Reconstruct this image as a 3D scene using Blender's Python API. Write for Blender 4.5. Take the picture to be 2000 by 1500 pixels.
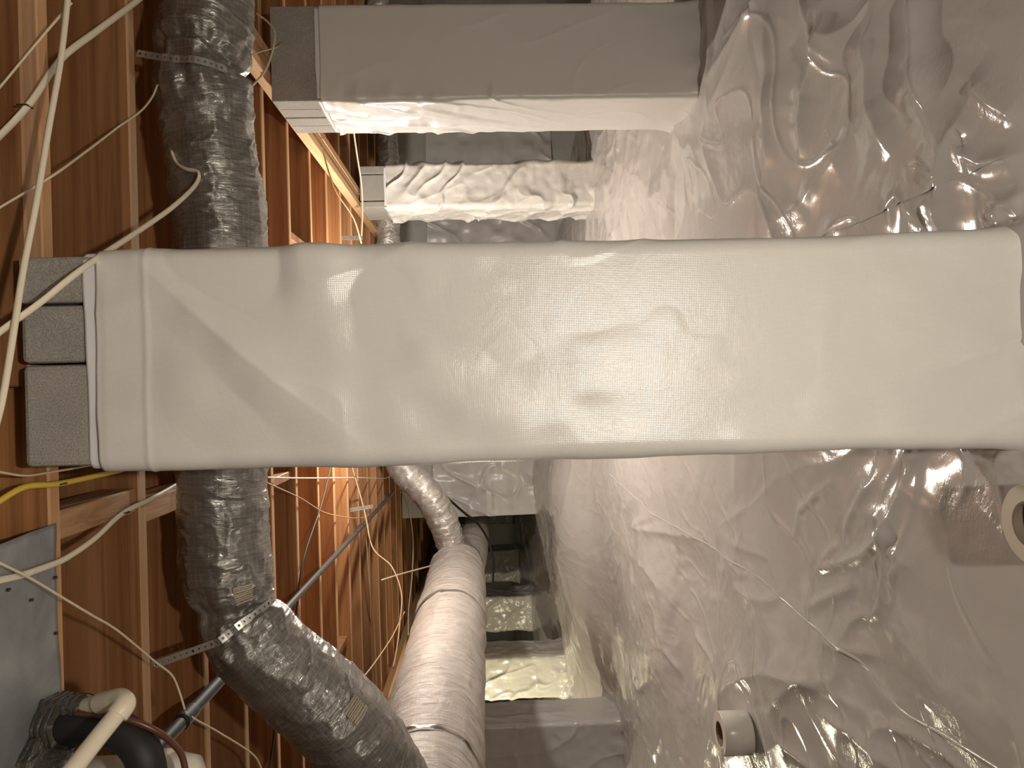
import bpy, bmesh, math, random
import numpy as np
from mathutils import Vector, Matrix

random.seed(4)
for o in list(bpy.data.objects):
    bpy.data.objects.remove(o)
SC = bpy.context.scene
COL = SC.collection

# ------------------------------------------------------------------ camera
CAMZ = 1.05                                  # camera height above the floor near it
F = 1450.0                                   # focal length in pixels of a 2000 px wide frame
PITCH = math.atan(50 / F)
ROLL = 0.026
fw = Vector((0, math.cos(PITCH), -math.sin(PITCH)))
dn = Vector((0, -math.sin(PITCH), -math.cos(PITCH)))
rt = Vector((1, 0, 0))
cx = dn * math.cos(ROLL) - rt * math.sin(ROLL)     # the phone was held sideways
cy = rt * math.cos(ROLL) + dn * math.sin(ROLL)
cz = -fw
cam_d = bpy.data.cameras.new('camera')
cam = bpy.data.objects.new('camera', cam_d)
COL.objects.link(cam)
cam.matrix_world = Matrix(((cx.x, cy.x, cz.x, 0), (cx.y, cy.y, cz.y, 0), (cx.z, cy.z, cz.z, CAMZ), (0, 0, 0, 1)))
cam_d.sensor_fit = 'HORIZONTAL'
cam_d.sensor_width = 36
cam_d.lens = 36 * F / 2000
cam_d.clip_start = 0.02
SC.camera = cam

# ------------------------------------------------------------------ light
w = bpy.data.worlds.new('world')
SC.world = w
w.use_nodes = True
w.node_tree.nodes['Background'].inputs[0].default_value = (1.0, 0.86, 0.72, 1)
w.node_tree.nodes['Background'].inputs[1].default_value = 0.02


def lamp(name, loc, energy, color, radius):
    l = bpy.data.lights.new(name, 'POINT')
    l.energy = energy
    l.color = color
    l.shadow_soft_size = radius
    o = bpy.data.objects.new(name, l)
    COL.objects.link(o)
    o.location = loc
    return o


lamp('hand_lamp', (0.07, -0.35, CAMZ - 0.56), 76, (1.0, 0.91, 0.78), 0.03)       # lamp held below the phone
lamp('joist_lamp', (0.15, 4.3, CAMZ + 0.60), 135, (1.0, 0.92, 0.81), 0.05)        # lamp hung behind the big pier
lamp('corner_lamp', (-3.7, 6.40, CAMZ + 0.02), 60, (1.0, 0.90, 0.62), 0.05)      # lamp standing behind the left pier row
SC.view_settings.view_transform = 'Standard'
SC.view_settings.look = 'None'
SC.view_settings.exposure = 0.0
SC.view_settings.gamma = 1.0
SC.view_settings.use_curve_mapping = False
SC.cycles.max_bounces = 8


# ------------------------------------------------------------------ helpers: rays
def ray(px, py):
    return cx * ((px - 1000) / F) + cy * (-(py - 750) / F) - cz


def P(px, py, d):                            # the point at distance d along world Y
    r = ray(px, py)
    return Vector((0, 0, CAMZ)) + r * (d / r.y)


def PZ(px, py, z):                           # the point at height z (relative to the camera)
    r = ray(px, py)
    return Vector((0, 0, CAMZ)) + r * (z / r.z)


# ------------------------------------------------------------------ helpers: noise
def _hash(ix, iy, iz, seed):
    n = (ix.astype(np.int64) * 374761393 + iy.astype(np.int64) * 668265263 + iz.astype(np.int64) * 2147483647 + seed * 974634777) & 0xFFFFFFFF
    n = ((n ^ (n >> 13)) * 1274126177) & 0xFFFFFFFF
    n = ((n ^ (n >> 16)) * 2246822519) & 0xFFFFFFFF
    n = n ^ (n >> 15)
    return (n & 0xFFFFFF) / float(0xFFFFFF) * 2 - 1


def noise(x, y, z=None, seed=0):
    x = np.asarray(x, float); y = np.asarray(y, float)
    z = np.zeros_like(x) if z is None else np.asarray(z, float)
    x, y, z = np.broadcast_arrays(x, y, z)
    x0 = np.floor(x); y0 = np.floor(y); z0 = np.floor(z)
    fx = x - x0; fy = y - y0; fz = z - z0
    s = lambda t: t * t * t * (t * (t * 6 - 15) + 10)
    fx, fy, fz = s(fx), s(fy), s(fz)
    r = 0
    flat = not np.any(z0) and not np.any(fz)
    for dz in ((0,) if flat else (0, 1)):
        wz = 1 if flat else (fz if dz else 1 - fz)
        for dy in (0, 1):
            wy = fy if dy else 1 - fy
            for dx in (0, 1):
                wx = fx if dx else 1 - fx
                r = r + wx * wy * wz * _hash(x0 + dx, y0 + dy, z0 + dz, seed)
    return r


def ridge(x, y, z=None, seed=0):             # sharp creases: 0..1, 1 on the crease
    return 1 - np.minimum(1, np.abs(noise(x, y, z, seed)) * 2.2)


def smooth(a, b, t):
    t = np.clip((t - a) / (b - a), 0, 1)
    return t * t * (3 - 2 * t)


# ------------------------------------------------------------------ helpers: objects
def link(name, me, mat, parent=None):
    o = bpy.data.objects.new(name, me)
    COL.objects.link(o)
    for m in (mat if isinstance(mat, (list, tuple)) else [mat]):
        if m is not None:
            me.materials.append(m)
    if parent is not None:
        o.parent = parent
        o.matrix_parent_inverse = Matrix.Translation(-parent.location)
    return o


def obj(name, bm, mat, parent=None, smooth_=False):
    me = bpy.data.meshes.new(name)
    bm.normal_update()
    bm.to_mesh(me)
    bm.free()
    if smooth_:
        me.polygons.foreach_set('use_smooth', [True] * len(me.polygons))
    return link(name, me, mat, parent)


def grid_mesh(name, V, closed_u=False, closed_v=False, uv=None, smooth_=True):
    """V: (rows, cols, 3) array; quads between neighbours."""
    n, m = V.shape[:2]
    idx = np.arange(n * m).reshape(n, m)
    if closed_u:
        idx = np.vstack([idx, idx[:1]])
    if closed_v:
        idx = np.hstack([idx, idx[:, :1]])
    q = np.stack([idx[:-1, :-1], idx[:-1, 1:], idx[1:, 1:], idx[1:, :-1]], -1).reshape(-1, 4)
    me = bpy.data.meshes.new(name)
    me.vertices.add(n * m)
    me.vertices.foreach_set('co', V.reshape(-1).astype(np.float32))
    me.loops.add(q.size)
    me.loops.foreach_set('vertex_index', q.reshape(-1).astype(np.int32))
    me.polygons.add(len(q))
    me.polygons.foreach_set('loop_start', (np.arange(len(q)) * 4).astype(np.int32))
    me.polygons.foreach_set('use_smooth', np.full(len(q), smooth_))
    if uv is not None:
        U = uv
        if closed_v:                          # uv carries one extra column
            pass
        a = np.stack([U[:-1, :-1], U[:-1, 1:], U[1:, 1:], U[1:, :-1]], 2).reshape(-1, 2)
        lay = me.uv_layers.new(name='uv')
        lay.data.foreach_set('uv', a.reshape(-1).astype(np.float32))
    me.update(calc_edges=True)
    return me


def tag(o, label=None, cat=None, group=None, kind=None):
    if label: o['label'] = label
    if cat: o['category'] = cat
    if group: o['group'] = group
    if kind: o['kind'] = kind
    return o


def thing(name, label, cat, loc, group=None):
    o = bpy.data.objects.new(name, None)
    COL.objects.link(o)
    o.location = loc
    o.empty_display_size = 0.1
    return tag(o, label, cat, group)


def add_box(bm, lo, hi, bevel=0.0, rot=None, seg=1):
    r = bmesh.ops.create_cube(bm, size=1)
    vs = r['verts']
    c = [(a + b) / 2 for a, b in zip(lo, hi)]
    s = [b - a for a, b in zip(lo, hi)]
    for v in vs:
        v.co = Vector((v.co.x * s[0], v.co.y * s[1], v.co.z * s[2]))
        if rot is not None:
            v.co = rot @ v.co
        v.co += Vector(c)
    if bevel:
        es = list({e for v in vs for e in v.link_edges})
        bmesh.ops.bevel(bm, geom=es, offset=bevel, segments=seg, affect='EDGES', profile=0.5)


def catmull(pts, n):
    p = np.array([list(q) for q in pts], float)
    p = np.vstack([2 * p[0] - p[1], p, 2 * p[-1] - p[-2]])
    out = []
    segs = len(p) - 3
    for i in range(segs):
        t = np.linspace(0, 1, 24, endpoint=False)[:, None]
        a, b, c, d = p[i], p[i + 1], p[i + 2], p[i + 3]
        out.append(0.5 * ((2 * b) + (c - a) * t + (2 * a - 5 * b + 4 * c - d) * t ** 2 + (3 * b - a - 3 * c + d) * t ** 3))
    out.append(p[-2][None])
    c = np.vstack(out)
    L = np.concatenate([[0], np.cumsum(np.linalg.norm(np.diff(c, axis=0), axis=1))])
    s = np.linspace(0, L[-1], n)
    return np.stack([np.interp(s, L, c[:, k]) for k in range(3)], 1), s


def frames(c):
    t = np.gradient(c, axis=0)
    t /= np.linalg.norm(t, axis=1)[:, None] + 1e-12
    up = np.array([0, 0, 1.0]) if abs(t[0][2]) < 0.9 else np.array([0, 1.0, 0])
    N = np.zeros_like(c); B = np.zeros_like(c)
    nv = up - t[0] * np.dot(up, t[0])
    nv /= np.linalg.norm(nv)
    for i in range(len(c)):
        nv = nv - t[i] * np.dot(nv, t[i])
        nv /= np.linalg.norm(nv) + 1e-12
        N[i] = nv
        B[i] = np.cross(t[i], nv)
    return t, N, B


def tube_arr(pts, r, n, m, disp=None, squash=1.0):
    """returns V (n,m,3), uv (n,m+1,2) of a tube along a smooth path."""
    c, s = catmull(pts, n)
    t, N, B = frames(c)
    th = np.linspace(0, 2 * np.pi, m, endpoint=False)
    R = r(s) if callable(r) else np.full(n, float(r))
    R = np.asarray(R)[:, None] * np.ones((1, m))
    ct, st = np.cos(th)[None, :], np.sin(th)[None, :]
    if disp is not None:
        R = R + disp(s[:, None], th[None, :], ct, st, R)
    V = c[:, None, :] + (R * ct)[..., None] * N[:, None, :] + (R * st * squash)[..., None] * B[:, None, :]
    rr = float(np.mean(R))
    uvx = np.repeat(s[:, None], m + 1, 1)
    uvy = np.repeat((np.linspace(0, 2 * np.pi, m + 1) * rr)[None, :], n, 0)
    return V, np.stack([uvx, uvy], -1), (c, t, N, B, s)


def cap_tube(V):                              # close both ends by shrinking rings
    a = V[0].mean(0); b = V[-1].mean(0)
    return np.concatenate([(V[:1] - a) * 0.01 + a, V, (V[-1:] - b) * 0.01 + b], 0)


def tube(name, pts, r, mat, parent=None, n=None, m=10, squash=1.0):
    if n is None:
        n = max(8, min(160, len(pts) * 9))
    V, uv, _ = tube_arr(pts, r, n, m, None, squash)
    return link(name, grid_mesh(name, cap_tube(V), closed_v=True), mat, parent)


# ------------------------------------------------------------------ materials
def mat(name, color, rough=0.6, metal=0.0, spec=0.5):
    m = bpy.data.materials.new(name)
    m.use_nodes = True
    b = m.node_tree.nodes['Principled BSDF']
    b.inputs['Base Color'].default_value = (*color, 1)
    b.inputs['Roughness'].default_value = rough
    b.inputs['Metallic'].default_value = metal
    b.inputs['Specular IOR Level'].default_value = spec
    return m


def nt(m):
    return m.node_tree.nodes, m.node_tree.links, m.node_tree.nodes['Principled BSDF']


def coords(N, L, kind='Object', scale=(1, 1, 1), rnd=False):
    tc = N.new('ShaderNodeTexCoord')
    mp = N.new('ShaderNodeMapping')
    mp.inputs['Scale'].default_value = scale
    L.new(tc.outputs[kind], mp.inputs[0])
    if rnd:
        oi = N.new('ShaderNodeObjectInfo')
        vm = N.new('ShaderNodeMath'); vm.operation = 'MULTIPLY'; vm.inputs[1].default_value = 57.0
        L.new(oi.outputs['Random'], vm.inputs[0])
        cb = N.new('ShaderNodeCombineXYZ')
        for i in range(3):
            L.new(vm.outputs[0], cb.inputs[i])
        L.new(cb.outputs[0], mp.inputs['Location'])
    return mp.outputs[0]


def ntex(N, L, vec, scale, detail=4, rough=0.55, dist=0.0):
    t = N.new('ShaderNodeTexNoise')
    t.inputs['Scale'].default_value = scale
    t.inputs['Detail'].default_value = detail
    t.inputs['Roughness'].default_value = rough
    t.inputs['Distortion'].default_value = dist
    L.new(vec, t.inputs['Vector'])
    return t.outputs['Fac']


def ramp(N, L, fac, stops):
    r = N.new('ShaderNodeValToRGB')
    e = r.color_ramp.elements
    while len(e) < len(stops):
        e.new(0.5)
    for k, (p, c) in zip(e, stops):
        k.position = p
        k.color = (*c, 1) if len(c) == 3 else c
    L.new(fac, r.inputs[0])
    return r.outputs[0]


def mix(N, L, fac, a, b, mode='MIX'):
    x = N.new('ShaderNodeMix')
    x.data_type = 'RGBA'
    x.blend_type = mode
    for sock, v in ((x.inputs[0], fac), (x.inputs[6], a), (x.inputs[7], b)):
        if hasattr(v, 'links'):
            L.new(v, sock)
        elif isinstance(v, tuple):
            sock.default_value = (*v, 1)
        else:
            sock.default_value = v
    return x.outputs[2]


def bump(N, L, B, h, strength=0.3, dist=0.01, prev=None):
    b = N.new('ShaderNodeBump')
    b.inputs['Strength'].default_value = strength
    b.inputs['Distance'].default_value = dist
    L.new(h, b.inputs['Height'])
    if prev is not None:
        L.new(prev, b.inputs['Normal'])
    L.new(b.outputs[0], B.inputs['Normal'])
    return b.outputs[0]


def wood(name, dark, mid, light, axis_scale, rough=0.65):
    m = mat(name, mid, rough, 0, 0.25)
    N, L, B = nt(m)
    v = coords(N, L, 'Object', axis_scale, True)
    f = ntex(N, L, v, 1.0, 5, 0.6, 1.2)
    c = ramp(N, L, f, [(0.28, dark), (0.5, mid), (0.72, light)])
    v2 = coords(N, L, 'Object', tuple(a * 5 for a in axis_scale), True)
    f2 = ntex(N, L, v2, 1.0, 3, 0.6)
    c2 = mix(N, L, 0.35, c, ramp(N, L, f2, [(0.35, tuple(a * .55 for a in mid)), (0.65, light)]), 'MULTIPLY')
    c3 = mix(N, L, 0.6, c, c2)
    oi = N.new('ShaderNodeObjectInfo')
    tint = ramp(N, L, oi.outputs['Random'], [(0, (0.78, 0.74, 0.72)), (0.5, (1, 1, 1)), (1, (1.2, 1.12, 1.0))])
    c4 = mix(N, L, 1.0, c3, tint, 'MULTIPLY')
    L.new(c4, B.inputs['Base Color'])
    bump(N, L, B, f2, 0.15, 0.002)
    return m


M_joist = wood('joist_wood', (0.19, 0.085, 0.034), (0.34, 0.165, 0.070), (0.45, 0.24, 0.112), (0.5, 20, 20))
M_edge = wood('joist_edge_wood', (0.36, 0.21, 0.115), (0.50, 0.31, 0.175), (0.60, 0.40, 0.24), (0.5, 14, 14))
M_girder = wood('girder_wood', (0.50, 0.30, 0.15), (0.66, 0.42, 0.23), (0.76, 0.53, 0.32), (10, 0.7, 10))
M_block = wood('blocking_wood', (0.14, 0.065, 0.03), (0.46, 0.27, 0.14), (0.60, 0.39, 0.23), (24, 2.0, 24))

M_conc = mat('concrete', (0.25, 0.235, 0.21), 0.9, 0, 0.2)
N, L, B = nt(M_conc)
v = coords(N, L, 'Object', (1, 1, 1), True)
f = ntex(N, L, v, 300, 6, 0.7)
f2 = ntex(N, L, v, 9, 3)
c = mix(N, L, ramp(N, L, f, [(.3, (0, 0, 0)), (.7, (1, 1, 1))]), (0.21, 0.195, 0.17), (0.50, 0.475, 0.43))
L.new(mix(N, L, 0.4, c, ramp(N, L, f2, [(0.3, (0.7, 0.7, 0.7)), (0.7, (1.1, 1.1, 1.1))]), 'MULTIPLY'), B.inputs['Base Color'])
bump(N, L, B, f, 0.6, 0.003)

M_wall = mat('foundation_concrete', (0.36, 0.35, 0.31), 0.9, 0, 0.2)
N, L, B = nt(M_wall)
v = coords(N, L, 'Object')
f = ntex(N, L, v, 60, 5, 0.7)
L.new(ramp(N, L, ntex(N, L, v, 1.6, 4), [(0.3, (0.42, 0.41, 0.37)), (0.7, (0.56, 0.55, 0.50))]), B.inputs['Base Color'])
bump(N, L, B, f, 0.4, 0.004)


def plastic(name, col, rough, crinkle, cscale, weave=0.0, dirt=0.25, dirtcol=(0.42, 0.36, 0.30), stretch=(1, 1, 1), fine=0.0):
    m = mat(name, col, rough, 0, 0.55)
    N, L, B = nt(m)
    v = coords(N, L, 'Object', stretch)
    d = ntex(N, L, v, 2.3, 5, 0.6, 0.6)
    base = mix(N, L, ramp(N, L, d, [(0.42, (0, 0, 0)), (0.78, (dirt, dirt, dirt))]), col, dirtcol)
    L.new(base, B.inputs['Base Color'])
    f = ntex(N, L, v, cscale, 6, 0.62, 0.8)
    nrm = bump(N, L, B, f, crinkle, 0.012)
    if fine:
        fm = ramp(N, L, ntex(N, L, v, 5, 3), [(0.45, (0, 0, 0)), (0.62, (1, 1, 1))])
        ff = ntex(N, L, coords(N, L, 'Object', (60, 110, 60)), 1, 4, 0.6, 0.6)
        mm = N.new('ShaderNodeMath'); mm.operation = 'MULTIPLY'
        L.new(ff, mm.inputs[0]); L.new(fm, mm.inputs[1])
        nrm = bump(N, L, B, mm.outputs[0], fine, 0.006, nrm)
    if weave:
        hs = []
        for ax in range(3):
            sx = N.new('ShaderNodeSeparateXYZ')
            L.new(coords(N, L, 'Object'), sx.inputs[0])
            mu = N.new('ShaderNodeMath'); mu.operation = 'MULTIPLY'; mu.inputs[1].default_value = 2 * math.pi / 0.0034
            L.new(sx.outputs[ax], mu.inputs[0])
            si = N.new('ShaderNodeMath'); si.operation = 'SINE'
            L.new(mu.outputs[0], si.inputs[0])
            hs.append(si.outputs[0])
        a = N.new('ShaderNodeMath'); a.operation = 'ADD'
        L.new(hs[0], a.inputs[0]); L.new(hs[2], a.inputs[1])
        nv = ntex(N, L, coords(N, L, 'Object', (900, 900, 60)), 1, 2)
        a2 = N.new('ShaderNodeMath'); a2.operation = 'MULTIPLY_ADD'; a2.inputs[1].default_value = 1.4
        L.new(nv, a2.inputs[0]); L.new(a.outputs[0], a2.inputs[2])
        bump(N, L, B, a2.outputs[0], weave, 0.00006, nrm)
    return m


M_wrap = plastic('white_wrap', (0.68, 0.665, 0.63), 0.25, 0.10, 9, 0.75, 0.12, (0.55, 0.52, 0.47))
M_wrapfar = plastic('white_wrap_glossy', (0.68, 0.67, 0.63), 0.22, 0.22, 14, 0, 0.12, (0.6, 0.55, 0.48))
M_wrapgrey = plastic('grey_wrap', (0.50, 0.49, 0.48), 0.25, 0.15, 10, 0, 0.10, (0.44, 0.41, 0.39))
M_hem = plastic('wrap_hem', (0.74, 0.74, 0.76), 0.35, 0.08, 9, 0, 0.05)
M_floor = plastic('floor_sheet', (0.55, 0.535, 0.515), 0.15, 0.10, 9, 0, 0.25, (0.47, 0.435, 0.40), fine=.25)
M_sheet2 = plastic('loose_floor_sheet', (0.54, 0.53, 0.51), 0.15, 0.08, 9, 0, 0.2, (0.46, 0.43, 0.395), fine=.2)
M_wallsheet = plastic('wall_sheet', (0.62, 0.60, 0.58), 0.3, 0.25, 8, 0, 0.15, (0.5, 0.46, 0.43))
M_tape = plastic('white_tape', (0.72, 0.70, 0.66), 0.25, 0.1, 20)


def foil(name, dark, light, line, rough, cell, crink=0.5, metal=0.9, streak=None, lw=0.07, coat=0.0, gs=(46, 13), gw=0.75):
    """metallised duct jacket with a scrim grid printed by its uv (metres)."""
    m = mat(name, light, rough, metal, 0.6)
    N, L, B = nt(m)
    v = coords(N, L, 'UV', (1, 1, 1))
    sep = N.new('ShaderNodeSeparateXYZ')
    L.new(v, sep.inputs[0])
    ls = []
    for ax in (0, 1):
        a = N.new('ShaderNodeMath'); a.operation = 'DIVIDE'; a.inputs[1].default_value = cell
        L.new(sep.outputs[ax], a.inputs[0])
        fr = N.new('ShaderNodeMath'); fr.operation = 'FRACT'; L.new(a.outputs[0], fr.inputs[0])
        lt = N.new('ShaderNodeMath'); lt.operation = 'LESS_THAN'; lt.inputs[1].default_value = lw
        L.new(fr.outputs[0], lt.inputs[0])
        ls.append(lt.outputs[0])
    mx = N.new('ShaderNodeMath'); mx.operation = 'MAXIMUM'
    L.new(ls[0], mx.inputs[0]); L.new(ls[1], mx.inputs[1])
    f = ntex(N, L, coords(N, L, 'UV', (3, 3, 3)), 2, 4, 0.6, 0.5)
    c = mix(N, L, ramp(N, L, f, [(0.3, (0, 0, 0)), (0.7, (1, 1, 1))]), dark, light)
    if streak:
        g = ntex(N, L, coords(N, L, 'UV', (60, 5, 1)), 1, 5, 0.65)
        c = mix(N, L, ramp(N, L, g, [(0.57, (0, 0, 0)), (0.64, (0.75, 0.75, 0.75))]), c, streak)  # dark streaks running round the duct
    g2 = N.new('ShaderNodeMath'); g2.operation = 'MULTIPLY'; g2.inputs[1].default_value = gw
    L.new(mx.outputs[0], g2.inputs[0])
    c = mix(N, L, g2.outputs[0], c, line)
    L.new(c, B.inputs['Base Color'])
    B.inputs['Coat Weight'].default_value = coat
    B.inputs['Coat Roughness'].default_value = 0.06
    B.inputs['Coat IOR'].default_value = 1.9
    h = ntex(N, L, coords(N, L, 'UV', (gs[0], gs[1], 1)), 1, 6, 0.62, 0.8)
    nn = bump(N, L, B, h, crink, 0.02)
    L.new(nn, B.inputs['Coat Normal'])
    bump(N, L, B, mx.outputs[0], 0.25, 0.0008, nn)
    return m


M_flex = foil('flex_jacket', (0.15, 0.14, 0.128), (0.25, 0.237, 0.22), (0.46, 0.44, 0.415), 0.30, 0.0145, 0.42, 0.55, None, 0.06, 1.0, (60, 14), .55)
M_flex2 = foil('pale_flex_jacket', (0.46, 0.435, 0.40), (0.56, 0.53, 0.49), (0.64, 0.6, 0.56), 0.3, 0.011, 0.8, 0.5, None, .07, 1.0, (36, 10))
M_trunk = foil('trunk_wrap', (0.50, 0.455, 0.425), (0.62, 0.575, 0.54), (0.40, 0.35, 0.32), 0.55, 0.016, 0.7, 0.3, (0.16, 0.12, 0.10), .07, 0.0, (34, 9), .4)

M_white_cable = mat('white_cable', (0.72, 0.64, 0.50), 0.45)
M_cream_cable = mat('cream_cable', (0.66, 0.55, 0.40), 0.5)
M_tan_cable = mat('tan_cable', (0.50, 0.34, 0.20), 0.6)
M_yellow = mat('yellow_cable', (0.72, 0.50, 0.07), 0.4)
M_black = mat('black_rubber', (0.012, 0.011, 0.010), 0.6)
M_brown = mat('brown_tube', (0.10, 0.035, 0.018), 0.35)
M_pvc = mat('pvc', (0.72, 0.64, 0.50), 0.35)
M_iron = mat('iron_pipe', (0.075, 0.07, 0.066), 0.5, 0.35)
M_dark = mat('dark_steel', (0.07, 0.05, 0.035), 0.5, 0.6)
M_core = mat('cardboard_core', (0.20, 0.155, 0.115), 0.8)
M_rollside = mat('tape_side', (0.60, 0.54, 0.44), 0.6)
M_seal = mat('grey_mastic', (0.16, 0.135, 0.115), 0.6)
M_print = mat('label_paper', (0.42, 0.36, 0.28), 0.6)
N, L, B = nt(M_print)
sep = N.new('ShaderNodeSeparateXYZ'); L.new(coords(N, L, 'UV'), sep.inputs[0])
a = N.new('ShaderNodeMath'); a.operation = 'FRACT'
a0 = N.new('ShaderNodeMath'); a0.operation = 'MULTIPLY'; a0.inputs[1].default_value = 8
L.new(sep.outputs[0], a0.inputs[0]); L.new(a0.outputs[0], a.inputs[0])
lt = N.new('ShaderNodeMath'); lt.operation = 'LESS_THAN'; lt.inputs[1].default_value = 0.42
L.new(a.outputs[0], lt.inputs[0])
g = ntex(N, L, coords(N, L, 'UV', (8, 46, 1)), 1, 1)
gt = N.new('ShaderNodeMath'); gt.operation = 'GREATER_THAN'; gt.inputs[1].default_value = 0.44
L.new(g, gt.inputs[0])
mu = N.new('ShaderNodeMath'); mu.operation = 'MULTIPLY'
L.new(lt.outputs[0], mu.inputs[0]); L.new(gt.outputs[0], mu.inputs[1])
L.new(mix(N, L, mu.outputs[0], (0.46, 0.39, 0.30), (0.10, 0.08, 0.06)), B.inputs['Base Color'])

M_zinc = mat('galvanised_sheet', (0.42, 0.43, 0.43), 0.55, 0.3)
N, L, B = nt(M_zinc)
vo = N.new('ShaderNodeTexVoronoi'); vo.inputs['Scale'].default_value = 26
L.new(coords(N, L, 'Object'), vo.inputs['Vector'])
f = ntex(N, L, coords(N, L, 'Object'), 7, 5, 0.6, 0.6)
c = mix(N, L, ramp(N, L, f, [(.3, (0, 0, 0)), (.7, (1, 1, 1))]), (0.19, 0.20, 0.205), (0.34, 0.355, 0.365))
L.new(mix(N, L, 0.15, c, ramp(N, L, vo.outputs['Distance'], [(0, (.75, .75, .75)), (.6, (1.1, 1.1, 1.1))]), 'MULTIPLY'), B.inputs['Base Color'])
bump(N, L, B, f, 0.25, 0.01)
M_strap = mat('strap_steel', (0.50, 0.49, 0.47), 0.38, 0.8)

# ------------------------------------------------------------------ the ground
CP = np.array([
    (0, 1.44, -1.055), (1.2, 1.5, -1.04), (-1, 1.5, -1.04), (0, -1.5, -1.05), (2.5, 0, -1.05), (-3, 0, -1.05),
    (1.3, 3.1, -.92), (1.35, 5.3, -.80), (-2.5, 5.65, -.966), (-2.6, 7.24, -.704), (-2.55, 9.07, -.494),
    (-2.5, 10.7, -.40), (1.0, 7.7, -.757), (-1, 7.7, -.46), (0, 5, -.84), (-1, 3, -1.0), (-2, 3, -1.03),
    (3, 3, -.95), (-5, 8, -.62), (-5, 4, -1.0), (-4, 12, -.35), (2.9, 7.5, -1.20), (3.4, 6.6, -1.18), (2.3, 4.9, -.84),
    (-1.7, 7.0, -.58), (-1.6, 9.5, -.42), (-1.2, 5.25, -.86), (-1.0, 6.2, -.47), (-1.5, 6.3, -.50), (-2.0, 6.4, -.62), (-.5, 5.2, -.86), (-.35, 6.3, -.60), (-2.1, 5.2, -.95), (0.1, 6.6, -.76), (1.5, 6.6, -.78)])


def basez(x, y):
    x = np.asarray(x, float); y = np.asarray(y, float)
    num = 0; den = 0
    for a, b, c in CP:
        wgt = 1 / ((x - a) ** 2 + (y - b) ** 2 + 0.12) ** 1.8
        num = num + wgt * c; den = den + wgt
    return num / den


def on_plane(px, py):
    z = -1.0
    for _ in range(12):
        p = PZ(px, py, z)
        z = float(basez(np.array([p.x]), np.array([p.y]))[0])
    return (p.x, p.y)


def crease(x, y, path, h, wd):
    # a peaked fold along a polyline, dying away at both ends
    x, y = np.broadcast_arrays(x, y)
    out = np.zeros(x.shape)
    xs_ = [p[0] for p in path]; ys_ = [p[1] for p in path]
    mrg = wd * 5
    k = (x > min(xs_) - mrg) & (x < max(xs_) + mrg) & (y > min(ys_) - mrg) & (y < max(ys_) + mrg)
    if not k.any():
        return out
    X_, Y_ = x[k], y[k]
    best = np.full(X_.shape, 1e9); tt = np.zeros(X_.shape)
    sl = [math.hypot(path[i + 1][0] - path[i][0], path[i + 1][1] - path[i][1]) for i in range(len(path) - 1)]
    tot = sum(sl); acc = 0
    for i in range(len(path) - 1):
        ax, ay = path[i]; bx, by = path[i + 1]
        l2 = sl[i] ** 2 + 1e-9
        t = np.clip(((X_ - ax) * (bx - ax) + (Y_ - ay) * (by - ay)) / l2, 0, 1)
        d = np.hypot(X_ - ax - t * (bx - ax), Y_ - ay - t * (by - ay))
        q = d < best
        best = np.where(q, d, best); tt = np.where(q, (acc + t * sl[i]) / tot, tt)
        acc += sl[i]
    d = np.sqrt(best ** 2 + .004 ** 2)
    end = np.clip(np.minimum(tt, 1 - tt) * 4 + .12, 0, 1)
    out[k] = h * end * np.exp(-d / wd) * (0.85 + .3 * noise(X_ * 12, Y_ * 12, seed=88))
    return out


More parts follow.
